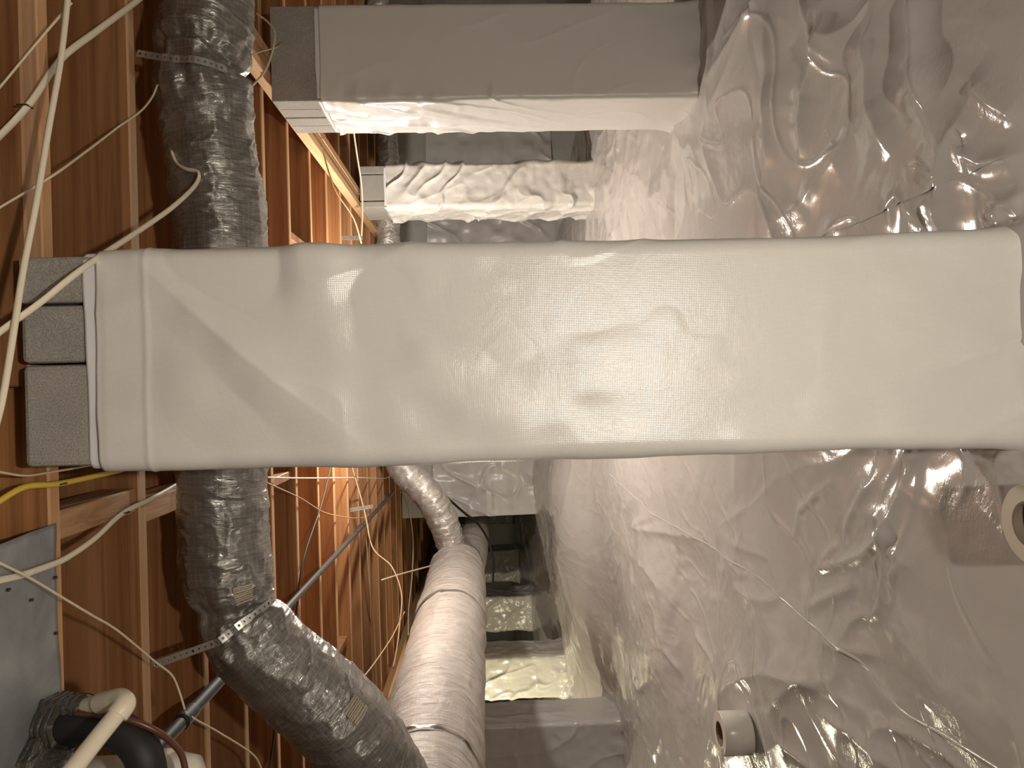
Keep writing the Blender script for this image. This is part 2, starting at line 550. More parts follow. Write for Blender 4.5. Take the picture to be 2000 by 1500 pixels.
FOLDS = [([on_plane(*q) for q in pts], h, wd) for pts, h, wd in [
    # big folds at the right of the large pier
    ([(1700, -200), (1665, -60), (1640, 60), (1590, 180), (1568, 310)], .055, .050),
    ([(1790, -200), (1760, -60), (1722, 80), (1716, 200), (1748, 305)], .050, .045),
    ([(1800, -200), (1808, -60), (1815, 120), (1842, 240), (1862, 300)], .060, .045),
    ([(1840, 460), (1838, 390), (1862, 300), (1890, 245), (1920, 260)], .050, .035),
    ([(1530, -150), (1518, 60), (1512, 200), (1506, 330)], .030, .06),
    ([(1560, -100), (1605, 40), (1650, 130)], .030, .04),
    ([(1905, 150), (1950, 200), (2010, 240)], .030, .025),
    ([(1880, 290), (1930, 318), (2010, 300)], .035, .025),
    ([(1940, 440), (1965, 400), (2010, 380)], .030, .03),
    ([(1730, 445), (1742, 400), (1760, 380), (1800, 440)], .018, .018),
    ([(1510, 440), (1560, 400), (1640, 300), (1660, 260)], .020, .06),
    ([(1380, 170), (1440, 80), (1500, 0), (1530, -60)], .030, .05),
    # creases on the left of it
    ([(1538, 1060), (1552, 1000), (1590, 968), (1630, 938)], .020, .014),
    ([(1650, 1070), (1665, 1010), (1695, 960), (1722, 922)], .028, .016),
    ([(1690, 1000), (1735, 1012), (1748, 1045), (1700, 1085), (1630, 1105), (1575, 1118)], .030, .020),
    ([(1640, 1060), (1610, 1085), (1590, 1120)], .020, .018),
    ([(1745, 1140), (1778, 1100), (1750, 1070)], .022, .016),
    ([(1770, 870), (1785, 905)], .012, .012),
    ([(1880, 880), (1950, 900), (2010, 930)], .020, .02),
    ([(1850, 1005), (1800, 985), (1760, 950)], .008, .02),
    ([(1560, 1190), (1620, 1165), (1680, 1140)], .02, .025),
    ([(1600, 1250), (1660, 1270), (1720, 1280)], .018, .025),
    ([(1400, 1370), (1425, 1335), (1500, 1312), (1580, 1335), (1690, 1390)], .022, .045),
    ([(1600, 1385), (1680, 1445), (1780, 1520)], .022, .045),
    ([(1515, 1445), (1560, 1480), (1620, 1530)], .020, .03),
    ([(1285, 1005), (1240, 1030), (1190, 1065)], .020, .03),
    ([(1350, 1235), (1390, 1290), (1400, 1330)], .020, .02),
    ([(1280, 1200), (1300, 1270), (1330, 1320)], .02, .03),
    ([(1400, 1030), (1470, 985), (1520, 925)], .010, .02),
    ([(1420, 1060), (1490, 1090), (1512, 1150)], .010, .015)]]


def floorz(x, y):                            # plastic lying over uneven ground
    x = np.asarray(x, float); y = np.asarray(y, float)
    z = basez(x, y)
    wx = x + 0.15 * noise(x * 1.7, y * 1.7, seed=3)
    wy = y + 0.15 * noise(x * 1.7, y * 1.7, seed=4)
    near = 1 - smooth(2.5, 4.5, y)
    z = z + 0.022 * noise(wx * 1.9, wy * 1.9, seed=1) + 0.006 * noise(wx * 4.5, wy * 4.5, seed=2)
    z = z + 0.010 * ridge(wx * 2.6 + wy, wy * 2.4 - wx * .5, seed=5) ** 3
    z = z + 0.005 * ridge(wx * 5 - wy * 3, wy * 5, seed=6) ** 7
    z = z + (0.0035 - 0.0022 * near) * noise(wx * 16 + wy * 5, wy * 15, seed=7)
    z = z + (0.0012 - .0008 * near) * noise(wx * 45, wy * 36, seed=8)
    # folds at the right, running away from the big pier
    for path, h, wd in FOLDS:
        z = z + crease(x, y, path, h, wd)
    # draped pleats towards the right pier row
    pl = smooth(0.4, 0.8, x) * smooth(2.6, 3.0, y) * (1 - smooth(5.5, 6.3, y))
    z = z + pl * 0.022 * ridge((x * 1.0 + y * .15) * 1.6, y * 5, seed=14)
    # low mound beside the left tape roll
    z = z + 0.030 * np.exp(-(((x + 1.12) / .20) ** 2 + ((y - 2.62) / .17) ** 2)) + 0.018 * np.exp(-(((x + .46) / .2) ** 2 + ((y - 1.9) / .15) ** 2))
    # crumples at the foot of the big pier
    cr = np.exp(-(np.maximum(0, np.abs(x - .05) - .2) / .12) ** 2) * np.exp(-(np.maximum(0, np.abs(y - 1.65) - .22) / .16) ** 2)
    z = z + cr * (0.012 * noise(x * 14, y * 14, seed=21) + 0.010 * ridge(x * 9, y * 9, seed=22) ** 2)
    return z + CAMZ


def fz(x, y):
    return float(floorz(np.array([x]), np.array([y]))[0])


def PF(px, py):                              # where the ray meets the ground
    z = -1.0
    for _ in range(12):
        p = PZ(px, py, z)
        z = float(basez(np.array([p.x]), np.array([p.y]))[0])
    p = PZ(px, py, z)
    p.z = fz(p.x, p.y)
    return p


def axis(segs):
    out = []
    for a, b, n in segs:
        out.append(np.linspace(a, b, n, endpoint=False))
    out.append(np.array([segs[-1][1]]))
    return np.concatenate(out)


gx = axis([(-7.2, -3.5, 70), (-3.5, -1.9, 110), (-1.9, 1.9, 460), (1.9, 4.3, 80)])
gy = axis([(-2.6, 0.9, 50), (0.9, 3.6, 420), (3.6, 8, 240), (8, 14, 100)])
X, Y = np.meshgrid(gx, gy)
Z = floorz(X, Y)
floor = link('floor', grid_mesh('floor', np.stack([X, Y, Z], -1)), M_floor)
tag(floor, kind='structure')

# a second sheet lapped over the first at the right, edge towards the right pier row
u = np.linspace(0, 1, 260); vv = np.linspace(0, 1, 260)
U, W = np.meshgrid(u, vv)
e0 = PF(1497, 470); e1 = PF(1500, -60)
ex = e0.x + (e1.x - e0.x) * U - 0.05
ey = 0.95 + (e0.y + (e1.y - e0.y) * U + 0.02 * np.sin(U * 9) - 0.95) * W
ez = floorz(ex, ey) + 0.006 + 0.012 * np.exp(-((1 - W) / .05) ** 2) * (0.6 + 0.4 * np.sin(U * 17))
link('lapped_sheet', grid_mesh('lapped_sheet', np.stack([ex, ey, ez], -1)), M_sheet2, floor)

# the raised seam running diagonally over the ground at the left
sp = [PF(a, b) for a, b in [(1185, 915), (1240, 965), (1285, 1005), (1400, 1075), (1500, 1150), (1560, 1205), (1640, 1262), (1690, 1300), (1760, 1385), (1850, 1440), (1975, 1515)]]
c_, s_ = catmull(sp, 400)
c_[:, 2] = floorz(c_[:, 0], c_[:, 1]) - 0.001
seam_r = 0.0045 + 0.0025 * noise(s_ * 9, s_ * 0, seed=31)
V, uv, _ = tube_arr([Vector(p) for p in c_[::4]], lambda s: np.interp(s, s_, seam_r), 400, 8)
link('seam_fold', grid_mesh('seam_fold', V, closed_v=True), M_floor, floor)

# ------------------------------------------------------------------ ceiling: subfloor and joists
ZJ = CAMZ + 0.908                             # underside of the joists
JH = 0.28
bm = bmesh.new()
add_box(bm, (-7.2, -2.6, ZJ + JH), (4.3, 14, ZJ + JH + 0.03))
ceiling = tag(obj('ceiling', bm, M_joist), kind='structure')
bm = bmesh.new()
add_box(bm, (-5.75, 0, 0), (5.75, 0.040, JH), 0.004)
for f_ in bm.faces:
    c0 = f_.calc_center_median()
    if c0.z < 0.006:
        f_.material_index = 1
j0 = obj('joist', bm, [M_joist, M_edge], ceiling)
j0.location = (-1.45, 1.565, ZJ)
jy = [1.960, 2.362, 2.728, 3.128, 3.528, 3.96, 4.37] + [4.79 + .406 * k for k in range(22)] + [1.16, .755, .35, -.06, -.5, -.9, -1.3, -1.7, -2.1]
for k, y in enumerate(jy):
    c = j0.copy()
    COL.objects.link(c)
    c.location = (-1.45 + random.uniform(-.002, .002), y, ZJ + (random.uniform(-.002, .002) if k > 1 else 0))
# the lapped end of the joist that starts over the big pier, and blocking
bm = bmesh.new()
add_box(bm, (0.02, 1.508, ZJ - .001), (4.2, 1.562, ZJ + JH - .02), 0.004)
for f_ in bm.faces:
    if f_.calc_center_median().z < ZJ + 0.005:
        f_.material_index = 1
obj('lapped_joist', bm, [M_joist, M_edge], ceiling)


def block(px, py, y0, y1, wdt=0.036, drop=0.03):
    p = PZ(px, py, 0.908 + drop)
    bm = bmesh.new()
    add_box(bm, (p.x - wdt / 2, y0, ZJ + drop), (p.x + wdt / 2, y1, ZJ + drop + .09), 0.003)
    return obj('blocking', bm, M_block, ceiling)


block(135, 1020, 1.61, 1.955, 0.062, 0.006)
block(320, 985, 2.005, 2.357, 0.062, 0.006)
for k, (x, y0, y1) in enumerate([(1.9, 3.17, 3.52), (2.4, 3.58, 3.95), (0.75, 3.57, 3.95), (-1.6, 4.42, 4.78), (-.4, 3.17, 3.52)]):
    bm = bmesh.new()
    add_box(bm, (x - .02, y0, ZJ + .02), (x + .02, y1, ZJ + .26), 0.003)
    obj('blocking', bm, M_joist, ceiling)


def girder(x0, n, wp, y0, y1, drop, label, extra=True):
    g = thing('girder', label, 'beam', (x0, y0, ZJ - drop))
    for k in range(n):
        bm = bmesh.new()
        dz = (0.0, 0.006, 0.002)[k % 3]
        add_box(bm, (x0 + k * (wp + .004), y0, ZJ - drop + dz), (x0 + k * (wp + .004) + wp, y1, ZJ - .003), 0.004)
        obj('ply', bm, M_girder, g)
    return g


girder(1.26, 3, 0.043, 0.6, 7.66, 0.058, 'pale built-up wooden girder slanting under the joists onto the upper grey pier')
girder(-2.62, 3, 0.05, 3.5, 13.0, 0.058, 'wooden girder above the row of piers, half hidden behind the pale trunk duct')

# ------------------------------------------------------------------ walls
def wallbox(name, lo, hi, m=None):
    bm = bmesh.new()
    add_box(bm, lo, hi)
    return tag(obj(name, bm, m or M_wall), kind='structure')


wb = wallbox('wall_back', (-1.36, 7.72, -.4), (4.3, 7.95, ZJ - .004))
wallbox('wall_far', (-7.4, 13.9, 0), (-1.30, 14.1, ZJ + JH))
wallbox('wall_side', (-1.36, 7.96, 0), (-1.16, 13.9, ZJ - .004))
wallbox('wall_left', (-7.4, -2.8, -.1), (-7.2, 13.9, ZJ + JH))
wallbox('wall_right', (4.3, -2.8, -.4), (4.5, 7.95, ZJ + JH))
wallbox('wall_front', (-7.4, -2.8, -.2), (4.5, -2.6, ZJ + JH))


def wall_sheet(name, x0, x1, y, z0f, z1, amp, mt, parent, seed=0, n=220, m=150):
    xs = np.linspace(x0, x1, n); t = np.linspace(0, 1, m)
    A, T = np.meshgrid(xs, t)
    z0 = z0f(A)
    ZZ = z0 + (z1 + 0.02 * noise(A * 2.2, A * 0, seed=seed + 9) - z0) * T
    off = 0.015 + amp * (0.5 + 0.5 * noise(A * 2.6 + ZZ * .8, ZZ * 2.0, seed=seed)) + amp * .6 * ridge(A * 4 - ZZ * 2, ZZ * 2.2 + A, seed=seed + 1) ** 2
    off = off + amp * .35 * noise(A * 11, ZZ * 9, seed=seed + 2)
    return link(name, grid_mesh(name, np.stack([A, y - off, ZZ], -1)), mt, parent)


wall_sheet('wall_liner', -1.355, 1.92, 7.72, lambda a: floorz(a, np.full_like(a, 7.66)) - .03, CAMZ + .56, 0.05, M_wallsheet, wb, 40)
wall_sheet('wall_liner', 1.93, 4.29, 7.72, lambda a: np.full_like(a, CAMZ - .735), CAMZ + .56, 0.03, M_wallsheet, wb, 45)


# ------------------------------------------------------------------ piers
def rrect(x0, x1, y0, y1, r, n):
    """closed rounded rectangle as n points with outward normals, starting at the front left."""
    w_, h_ = x1 - x0, y1 - y0
    segs = [((x0 + r, y0), (1, 0), w_ - 2 * r), None, ((x1, y0 + r), (0, 1), h_ - 2 * r), None,
            ((x1 - r, y1), (-1, 0), w_ - 2 * r), None, ((x0, y1 - r), (0, -1), h_ - 2 * r), None]
    cc = [(x1 - r, y0 + r, -90), (x1 - r, y1 - r, 0), (x0 + r, y1 - r, 90), (x0 + r, y0 + r, 180)]
    per = 2 * (w_ + h_ - 4 * r) + 2 * math.pi * r
    pts, nrm = [], []
    for k in range(n):
        s = k / n * per
        for i in range(8):
            ln = segs[i][2] if segs[i] else math.pi / 2 * r
            if s <= ln or i == 7:
                break
            s -= ln
        if segs[i]:
            (px, py), (dx, dy), _ = segs[i]
            pts.append((px + dx * s, py + dy * s)); nrm.append((dy, -dx))
        else:
            a, b, g0 = cc[i // 2]
            th = math.radians(g0) + s / r
            pts.append((a + r * math.cos(th), b + r * math.sin(th))); nrm.append((math.cos(th), math.sin(th)))
    return np.array(pts), np.array(nrm)


def wrap(name, x0, x1, y0, y1, z1, amp, mt, parent, rad=0.02, seed=0, n=300, m=200, flare=0.05, zb=None, shape=None, topwave=0.004):
    pts, nrm = rrect(x0, x1, y0, y1, rad, n)
    zf = floorz(pts[:, 0], pts[:, 1]) - 0.025 if zb is None else np.full(n, zb)
    t = np.linspace(0, 1, m)
    zt = z1 + topwave * noise(pts[:, 0] * 9, pts[:, 1] * 9, seed=seed + 5)
    Zg = zf[None, :] + (zt - zf)[None, :] * t[:, None]
    px = np.repeat(pts[:, 0][None], m, 0); py = np.repeat(pts[:, 1][None], m, 0)
    off = amp * (0.5 + 0.5 * noise(px * 4.5 + Zg * 1.3, py * 4.5 - Zg * .8, Zg * 2.4, seed=seed))
    off = off + amp * 0.7 * ridge(px * 6 + Zg * 2.5, py * 6, Zg * 4, seed=seed + 1) ** 2.5
    off = off + amp * 0.4 * noise(px * 16, py * 16, Zg * 13, seed=seed + 2)
    if shape is not None:
        off = np.maximum(off + shape(px, py, Zg), .0015)
    h = Zg - zf[None, :]
    if flare:
        off = off + flare * np.exp(-h / 0.045) * (0.8 + 0.5 * noise(px * 13, py * 13, seed=seed + 3))
    off = off + 0.003
    V = np.stack([px + nrm[:, 0][None] * off, py + nrm[:, 1][None] * off, Zg], -1)
    top = V[-1:].copy()                       # roll the upper edge in against the blocks
    top[..., 0] -= nrm[:, 0] * (off[-1] - .0012)
    top[..., 1] -= nrm[:, 1] * (off[-1] - .0012)
    V = np.concatenate([V, top], 0)
    return link(name, grid_mesh(name, V, closed_v=True), mt, parent)


def blk(parent, lo, hi, b=0.006):
    bm = bmesh.new()
    add_box(bm, lo, hi, b, None, 2)
    o = obj('concrete_block', bm, M_conc, parent)
    return o


# the big pier in the middle
def xat(px, py, d):
    return P(px, py, d).x


D0 = 1.44
XL = xat(1000, 894, D0); XR = xat(1000, 475, D0)
big = thing('wrapped_pier', 'big near concrete block pier wrapped in white woven plastic across the middle', 'pier', ((XL + XR) / 2, D0 + .2, fz(0.05, 1.64)))
zt = P(35, 600, D0).z
zt = min(zt, ZJ - 0.002)
wtop = P(180, 700, D0).z
xs = [xat(100, 915, D0), xat(100, 710, D0), xat(100, 594, D0), xat(100, 498, D0)]
for i in range(3):
    a, b_ = xs[i], xs[i + 1]
    gap = 0.003 if i != 1 else 0.0015
    top = zt - (0.004, 0.0, 0.001)[i]
    blk(big, (a + gap, D0 + .004 * (i == 1) + .001, wtop - .24), (b_ - gap, D0 + .396, top), 0.010 if i < 2 else .006)
blk(big, (XL + .02, D0 + .02, fz(0.05, 1.64) + .02), (XR - .02, D0 + .38, wtop - .245))


def bigshape(px, py, zz):
    front = smooth(D0 + .03, D0 - .0, py)
    h = wtop - zz
    o = 0.0018 * np.exp(-((h - .105) / .005) ** 2) + 0.0015 * smooth(0.015, 0.03, h)      # hems along the top
    o = o + 0.0005 * smooth(0.095, 0.105, h)
    o = o + front * 0.016 * np.exp(-((h - .30) / .16) ** 2) * (ridge((px - .2) * 3.0 + h * 3.0, h * 1.6, seed=60) - .3)
    o = o + front * .011 * (noise(px * 8 + 3, zz * 8, seed=61)) * smooth(.08, .2, h) * (1 - smooth(.45, .7, h))
    o = o + front * .006 * noise(px * 9 - zz * 4.5, zz * 1.5 + px, seed=62) * smooth(.5, .7, h)
    return o


wrap('plastic_wrap', XL, XR, D0, D0 + .4, wtop - .012, 0.005, M_wrap, big, 0.025, 70, 420, 420, 0.02, None, bigshape)
wrap('wrap_hem', XL + .004, XR - .004, D0 + .003, D0 + .397, wtop + .012, 0.001, M_hem, big, 0.018, 75, 160, 12, 0, wtop - .04)


def pleats(a, k):
    return lambda px, py, zz: a * ridge(zz * k + px * 5 - py * 5 + .5 * noise(zz * 6, px * 8, py * 8, seed=91), px * 3 + py * 3, zz * .8, seed=92) ** 1.5 + a * .14 * noise(zz * 26, px * 20, py * 20, seed=93)


def pier(label, x0, x1, y0, y1, ztop, wt, amp, mt, seed, fcols=None, scols=None, grp=None, flare=.05, n=300, m=200, rad=.018, shape=None):
    xc, yc = (x0 + x1) / 2, (y0 + y1) / 2
    t = thing('wrapped_pier', label, 'pier', (xc, yc, fz(xc, yc)), grp)
    zb = wt - .15
    if scols:                                 # slabs standing one behind the other
        ys = np.linspace(y0, y1, scols + 1)
        for i in range(scols):
            blk(t, (x0 + .002 * (i % 2), ys[i] + .003, zb), (x1, ys[i + 1] - .003, ztop - .003 * (i % 2)), .004)
    else:
        f_ = [0] + fcols + [1]
        for i in range(len(f_) - 1):
            blk(t, (x0 + (x1 - x0) * f_[i] + .003, y0 + .008 * (i % 2), zb), (x0 + (x1 - x0) * f_[i + 1] - .003, y1, ztop), .004)
    blk(t, (x0 + .03, y0 + .03, fz(xc, yc) + .03), (x1 - .03, y1 - .03, zb - .005))
    wrap('plastic_wrap', x0, x1, y0, y1, wt - .01, amp, mt, t, rad, seed, n, m, flare, None, shape)
    wrap('wrap_hem', x0 + .003, x1 - .003, y0 + .003, y1 - .003, wt + .008, .001, M_hem, t, .012, seed + 7, 120, 8, 0, wt - .03)
    return t


# right row
D1 = 3.06
zg = ZJ - .062
pier('second largest wrapped pier, above the big one, with dull front and bright lower side', xat(950, 192, D1), xat(950, 8, D1), D1, D1 + .40, zg, P(620, 120, D1).z, 0.003, M_wrap, 100, None, 4, None, .04, 360, 300, .014,
     lambda px, py, zz: .012 * np.exp(-((px - xat(950, 192, D1)) / .07) ** 2) * (ridge(zz * 5 + py * 9, py * 4, zz * 2, seed=95) ** 2 + .4 * noise(zz * 22, py * 18, px * 18, seed=96)) * smooth(CAMZ - .7, CAMZ + .5, zz))
D2 = 5.2
pier('small distant pier with heavily wrinkled white wrap, between the two largest piers', xat(950, 402, D2), xat(950, 320, D2), D2, D2 + .40, zg, P(752, 365, D2).z, 0.007, M_wrapfar, 120, [.16, .8], None, None, .02, 300, 260, .018, pleats(.024, 7.5))
# left row
ROW = 'row of wrapped piers behind the trunk duct'
for (lab, py, d, wpx, mt, amp, sd) in [
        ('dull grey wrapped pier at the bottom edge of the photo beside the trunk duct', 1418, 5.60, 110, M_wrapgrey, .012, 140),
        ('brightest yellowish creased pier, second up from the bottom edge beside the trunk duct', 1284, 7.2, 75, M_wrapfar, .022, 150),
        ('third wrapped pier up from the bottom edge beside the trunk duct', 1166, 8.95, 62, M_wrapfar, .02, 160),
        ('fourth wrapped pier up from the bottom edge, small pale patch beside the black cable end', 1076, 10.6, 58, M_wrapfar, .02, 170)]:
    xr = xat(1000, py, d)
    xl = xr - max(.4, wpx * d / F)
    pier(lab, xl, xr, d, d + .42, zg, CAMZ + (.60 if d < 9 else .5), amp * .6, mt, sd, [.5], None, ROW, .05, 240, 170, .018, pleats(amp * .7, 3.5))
pier('farthest dim pier in the dark opening just under the end of the back wall liner', -2.3, -1.75, 12.3, 12.7, zg, CAMZ + .4, .02, M_wrapfar, 180, [.5], None, None, .05, 160, 80)

# ------------------------------------------------------------------ ducts
def duct(name, pts, r, n, m, mt, parent, disp):
    V, uv, fr = tube_arr(pts, r, n, m, disp)
    # closing rings
    return link(name, grid_mesh(name, V, closed_v=True, uv=uv), mt, parent), fr, V


fp = [P(412, -160, 2.12), P(408, -60, 2.12), P(405, 20, 2.11), P(398, 90, 2.10), P(390, 150, 2.09), P(403, 220, 2.10), P(415, 320, 2.10), P(430, 420, 2.11),
      P(434, 560, 2.11), P(434, 760, 2.12), P(434, 920, 2.12), P(437, 1040, 2.12), P(446, 1130, 2.12), P(472, 1215, 2.11), P(540, 1296, 2.12), P(610, 1356, 2.14),
      P(672, 1416, 2.18), P(735, 1500, 2.25), P(790, 1600, 2.38)]
flex = thing('flex_duct', 'dark silver insulated flex duct crossing behind the big pier, bent at its strap', 'duct', fp[9])
cF, sF = catmull(fp, 900)
tF, NF, BF = frames(cF)


def s_at(px, py, d):
    p = np.array(P(px, py, d))
    return sF[np.argmin(np.linalg.norm(cF - p, axis=1))]


s1 = s_at(392, 138, 2.1); s2 = s_at(458, 1190, 2.12)


def flex_r(s):
    r = 0.122 + 0.004 * noise(s * 6, s * 0, seed=200)
    r = r + .006 * smooth(s2 + .05, s2 + .4, s)
    r = r - 0.020 * np.exp(-((s - s1) / .03) ** 2) - 0.016 * np.exp(-((s - s2) / .035) ** 2)
    return r


def flex_d(s, th, ct, st, R):
    x, y = ct, st
    k = s * 1.0
    o = 0.0045 * noise(k * 24 + x * .9, y * 2.2 + 5, x * 2.0, seed=201)
    o = o + 0.0045 * (ridge(k * 16 + y * 1.3, x * 1.5, y * 1.6, seed=202) ** 3 - .3) + 0.0030 * ridge(k * 34 + x * 1.6, x * 2.4, y * 2.4, seed=206) ** 2
    pin = np.exp(-((s - s1) / .10) ** 2) + np.exp(-((s - s2) / .13) ** 2)
    o = o + pin * 0.012 * (noise(k * 9 + x, y * 3.2, x * 3.2, seed=203) + .5 * noise(k * 26, y * 6, x * 6, seed=204))
    # slanted pinch: the jacket bulges past the strap on either side
    o = o - 0.016 * np.exp(-((s - s1 - .045 * y) / .018) ** 2) - 0.014 * np.exp(-((s - s2 + .03 * x) / .018) ** 2)
    o = o + 0.0012 * noise(k * 70, y * 9, x * 9, seed=205)
    return o


duct('duct_jacket', fp, flex_r, 900, 120, M_flex, flex, flex_d)


def surf(s, th, off=0.0):                     # a point on the flex jacket
    i = int(np.argmin(np.abs(sF - s)))
    x, y = math.cos(th), math.sin(th)
    R = float(np.asarray(flex_r(np.array([sF[i]])))[0]) + float(flex_d(np.array([[sF[i]]]), None, np.array([[x]]), np.array([[y]]), None)[0, 0])
    return Vector(cF[i]) + (Vector(NF[i]) * x + Vector(BF[i]) * y) * (R + off)


def th_for(s, px_dir):                        # angle on the duct that faces the camera, then turned
    i = int(np.argmin(np.abs(sF - s)))
    to = -Vector(cF[i]) + Vector((0, 0, CAMZ))
    return math.atan2(to.dot(Vector(BF[i])), to.dot(Vector(NF[i]))) + px_dir


def duct_label(s, dth, ls, la):
    rows, cols = 8, 10
    V = np.zeros((rows, cols, 3)); U_ = np.zeros((rows, cols, 2))
    for i in range(rows):
        for j in range(cols):
            ss = s + (i / (rows - 1) - .5) * ls
            th = th_for(s, dth) + (j / (cols - 1) - .5) * la
            V[i, j] = surf(ss, th, 0.004)
            U_[i, j] = (i / (rows - 1), j / (cols - 1))
    return link('printed_label', grid_mesh('printed_label', V, uv=U_), M_print, flex)


sl1 = s_at(450, 1160, 2.12); sl2 = s_at(640, 1386, 2.16)


def strap_mesh(name, pts, width, normals, mt, parent, pitch=0.016):
    """perforated hanger strap: each cell is a ring of quads round a real hole."""
    c, s = catmull(pts, 200)
    k = max(2, int(s[-1] / pitch))
    bm = bmesh.new()
    cc = np.stack([np.interp(np.linspace(0, s[-1], k + 1), s, c[:, q]) for q in range(3)], 1)
    tt = np.gradient(cc, axis=0)
    nn = np.array([np.array(normals(a)) for a in np.linspace(0, 1, k + 1)])
    ss = np.cross(tt, nn)
    ss /= np.linalg.norm(ss, axis=1)[:, None] + 1e-9

    def pt(a, b):                             # a along in cells, b across -1..1
        i = min(int(a), k - 1)
        f_ = a - i
        p = cc[i] * (1 - f_) + cc[i + 1] * f_
        q = ss[i] * (1 - f_) + ss[i + 1] * f_
        return Vector(p + q * b * width / 2)
    for i in range(k):
        hr = 0.26 if i % 3 else 0.36
        outer = [(0, -1), (.5, -1), (1, -1), (1, 0), (1, 1), (.5, 1), (0, 1), (0, 0)]
        inner = [(.5 + hr * .6 * math.cos(math.radians(a)), hr * math.sin(math.radians(a)) * 1.1) for a in (225, 270, 315, 0, 45, 90, 135, 180)]
        o_ = [bm.verts.new(pt(i + a, b)) for a, b in outer]
        n_ = [bm.verts.new(pt(i + a, b)) for a, b in inner]
        for q in range(8):
            bm.faces.new((o_[q], o_[(q + 1) % 8], n_[(q + 1) % 8], n_[q]))
    bmesh.ops.remove_doubles(bm, verts=bm.verts, dist=1e-5)
    o = obj(name, bm, mt, parent)
    md = o.modifiers.new('thickness', 'SOLIDIFY')
    md.thickness = 0.0014
    return o


def strap_round(label, s0, slant, p_end, ang0, ang1, end_n):
    t = thing('hanger_strap', label, 'strap', p_end)
    pts = [Vector(p_end)]
    a = np.linspace(ang0, ang1, 14)
    for th in a:
        pts.append(surf(s0 + slant(th), th_for(s0, 0) + th, .006))

    def nf(q):
        i = int(np.argmin(np.abs(sF - s0)))
        if q < 0.3:
            return end_n
        k = min(1, (q - .3) / .7)
        th = th_for(s0, 0) + ang0 + (ang1 - ang0) * k
        return Vector(NF[i]) * math.cos(th) + Vector(BF[i]) * math.sin(th)
    strap_mesh('perforated_band', pts, 0.020, nf, M_strap, t)
    return t


# which way round is "up" in the photograph's left?
def sgn(s0):
    a = surf(s0, th_for(s0, 0.6)); b = surf(s0, th_for(s0, -0.6))
    return 1 if a.z > b.z else -1


g1 = sgn(s1); g2 = sgn(s2)
duct_label(sl1, -g2 * 0.25, .055, .42)
duct_label(sl2, -g2 * 0.35, .05, .42)
strap_round('perforated strap pinching the flex duct near the top edge, nailed to a joist', s1, lambda th: .026 - .012 * th * g1, P(268, 104, 2.0), 1.0 * g1, -.5 * g1, Vector((.2, -1, .2)))
strap_round('long shiny perforated strap holding the bend of the flex duct at lower left', s2, lambda th: .034 + .012 * th * g2, P(298, 1300, 1.985), .75 * g2, -1.9 * g2, Vector((.1, -1, -.3)))

# trunk duct
XT, ZT, RT = -1.50, CAMZ + .268, .220
trunk = thing('trunk_duct', 'wide pinkish silver insulated trunk duct running into the distance from the bottom edge', 'duct', (XT, 4.5, ZT))
tp = [Vector((XT, 1.2, ZT)), Vector((XT, 3, ZT)), Vector((XT, 4.5, ZT)), Vector((XT, 6.15, ZT + .005))]


def trunk_r(s):
    return RT + .004 * noise(s * 3, s * 0, seed=300) - .008 * np.exp(-((s - 3.46) / .02) ** 2) - .010 * np.exp(-((s - 1.62) / .015) ** 2) - .03 * smooth(4.80, 4.94, s)


def trunk_d(s, th, ct, st, R):
    o = .006 * noise(s * 3, ct * 2, st * 2, seed=301) + .004 * noise(s * 22 + ct, ct * 1.5, st * 1.5, seed=302)
    o = o + .007 * (ridge(s * 7 + st * .5, ct * 1.2, st * 1.2, seed=303) ** 4) * smooth(2.9, 3.2, s)
    o = o + .004 * ridge(s * 5 + ct, ct * 2.2, st * 2.2, seed=304) ** 6
    return o


duct('duct_wrap', tp, trunk_r, 620, 110, M_trunk, trunk, trunk_d)


def ring(name, y, r, wd, mt, parent, wob=.004, seed=0):
    n, m = 10, 80
    th = np.linspace(0, 2 * np.pi, m, endpoint=False)
    V = np.zeros((n, m, 3))
    for i in range(n):
        f_ = i / (n - 1)
        rr = r + .006 * math.sin(f_ * math.pi) + wob * noise(np.cos(th) * 4, np.sin(th) * 4, np.full(m, f_ * 2 + .3), seed=seed)
        V[i] = np.stack([XT + rr * np.cos(th), np.full(m, y + (f_ - .5) * wd) + wob * noise(np.cos(th) * 3, np.sin(th) * 3, seed=seed + 1), ZT + rr * np.sin(th)], 1)
    return link(name, grid_mesh(name, V, closed_v=True), mt, parent)


M_band = foil('band_tape', (0.40, 0.36, 0.33), (0.55, 0.50, 0.46), (.5, .46, .42), .3, .02, .3, .8)
ring('duct_band', 4.66, RT + .003, .05, M_band, trunk, .004, 310)
ring('duct_band', 2.82, RT + .000, .035, M_band, trunk, .006, 312)
ring('end_collar', 6.14, RT - .018, .06, M_seal, trunk, .010, 314)
# the duct behind it going on past the wall end
tb = thing('rear_duct', 'dim grey duct running on behind the trunk past the wall end', 'duct', (XT - .1, 7.4, ZT))
duct('duct_wrap', [Vector((XT - .06, 6.2, ZT - .06)), Vector((XT - .08, 7, ZT - .09)), Vector((XT - .1, 7.6, ZT - .10)), Vector((XT - .12, 8.3, ZT - .11)), Vector((XT - .16, 9, ZT - .12))], .145, 160, 60, M_trunk, tb, lambda s, th, ct, st, R: .005 * noise(s * 24, ct * 1.5, st * 1.5, seed=320))

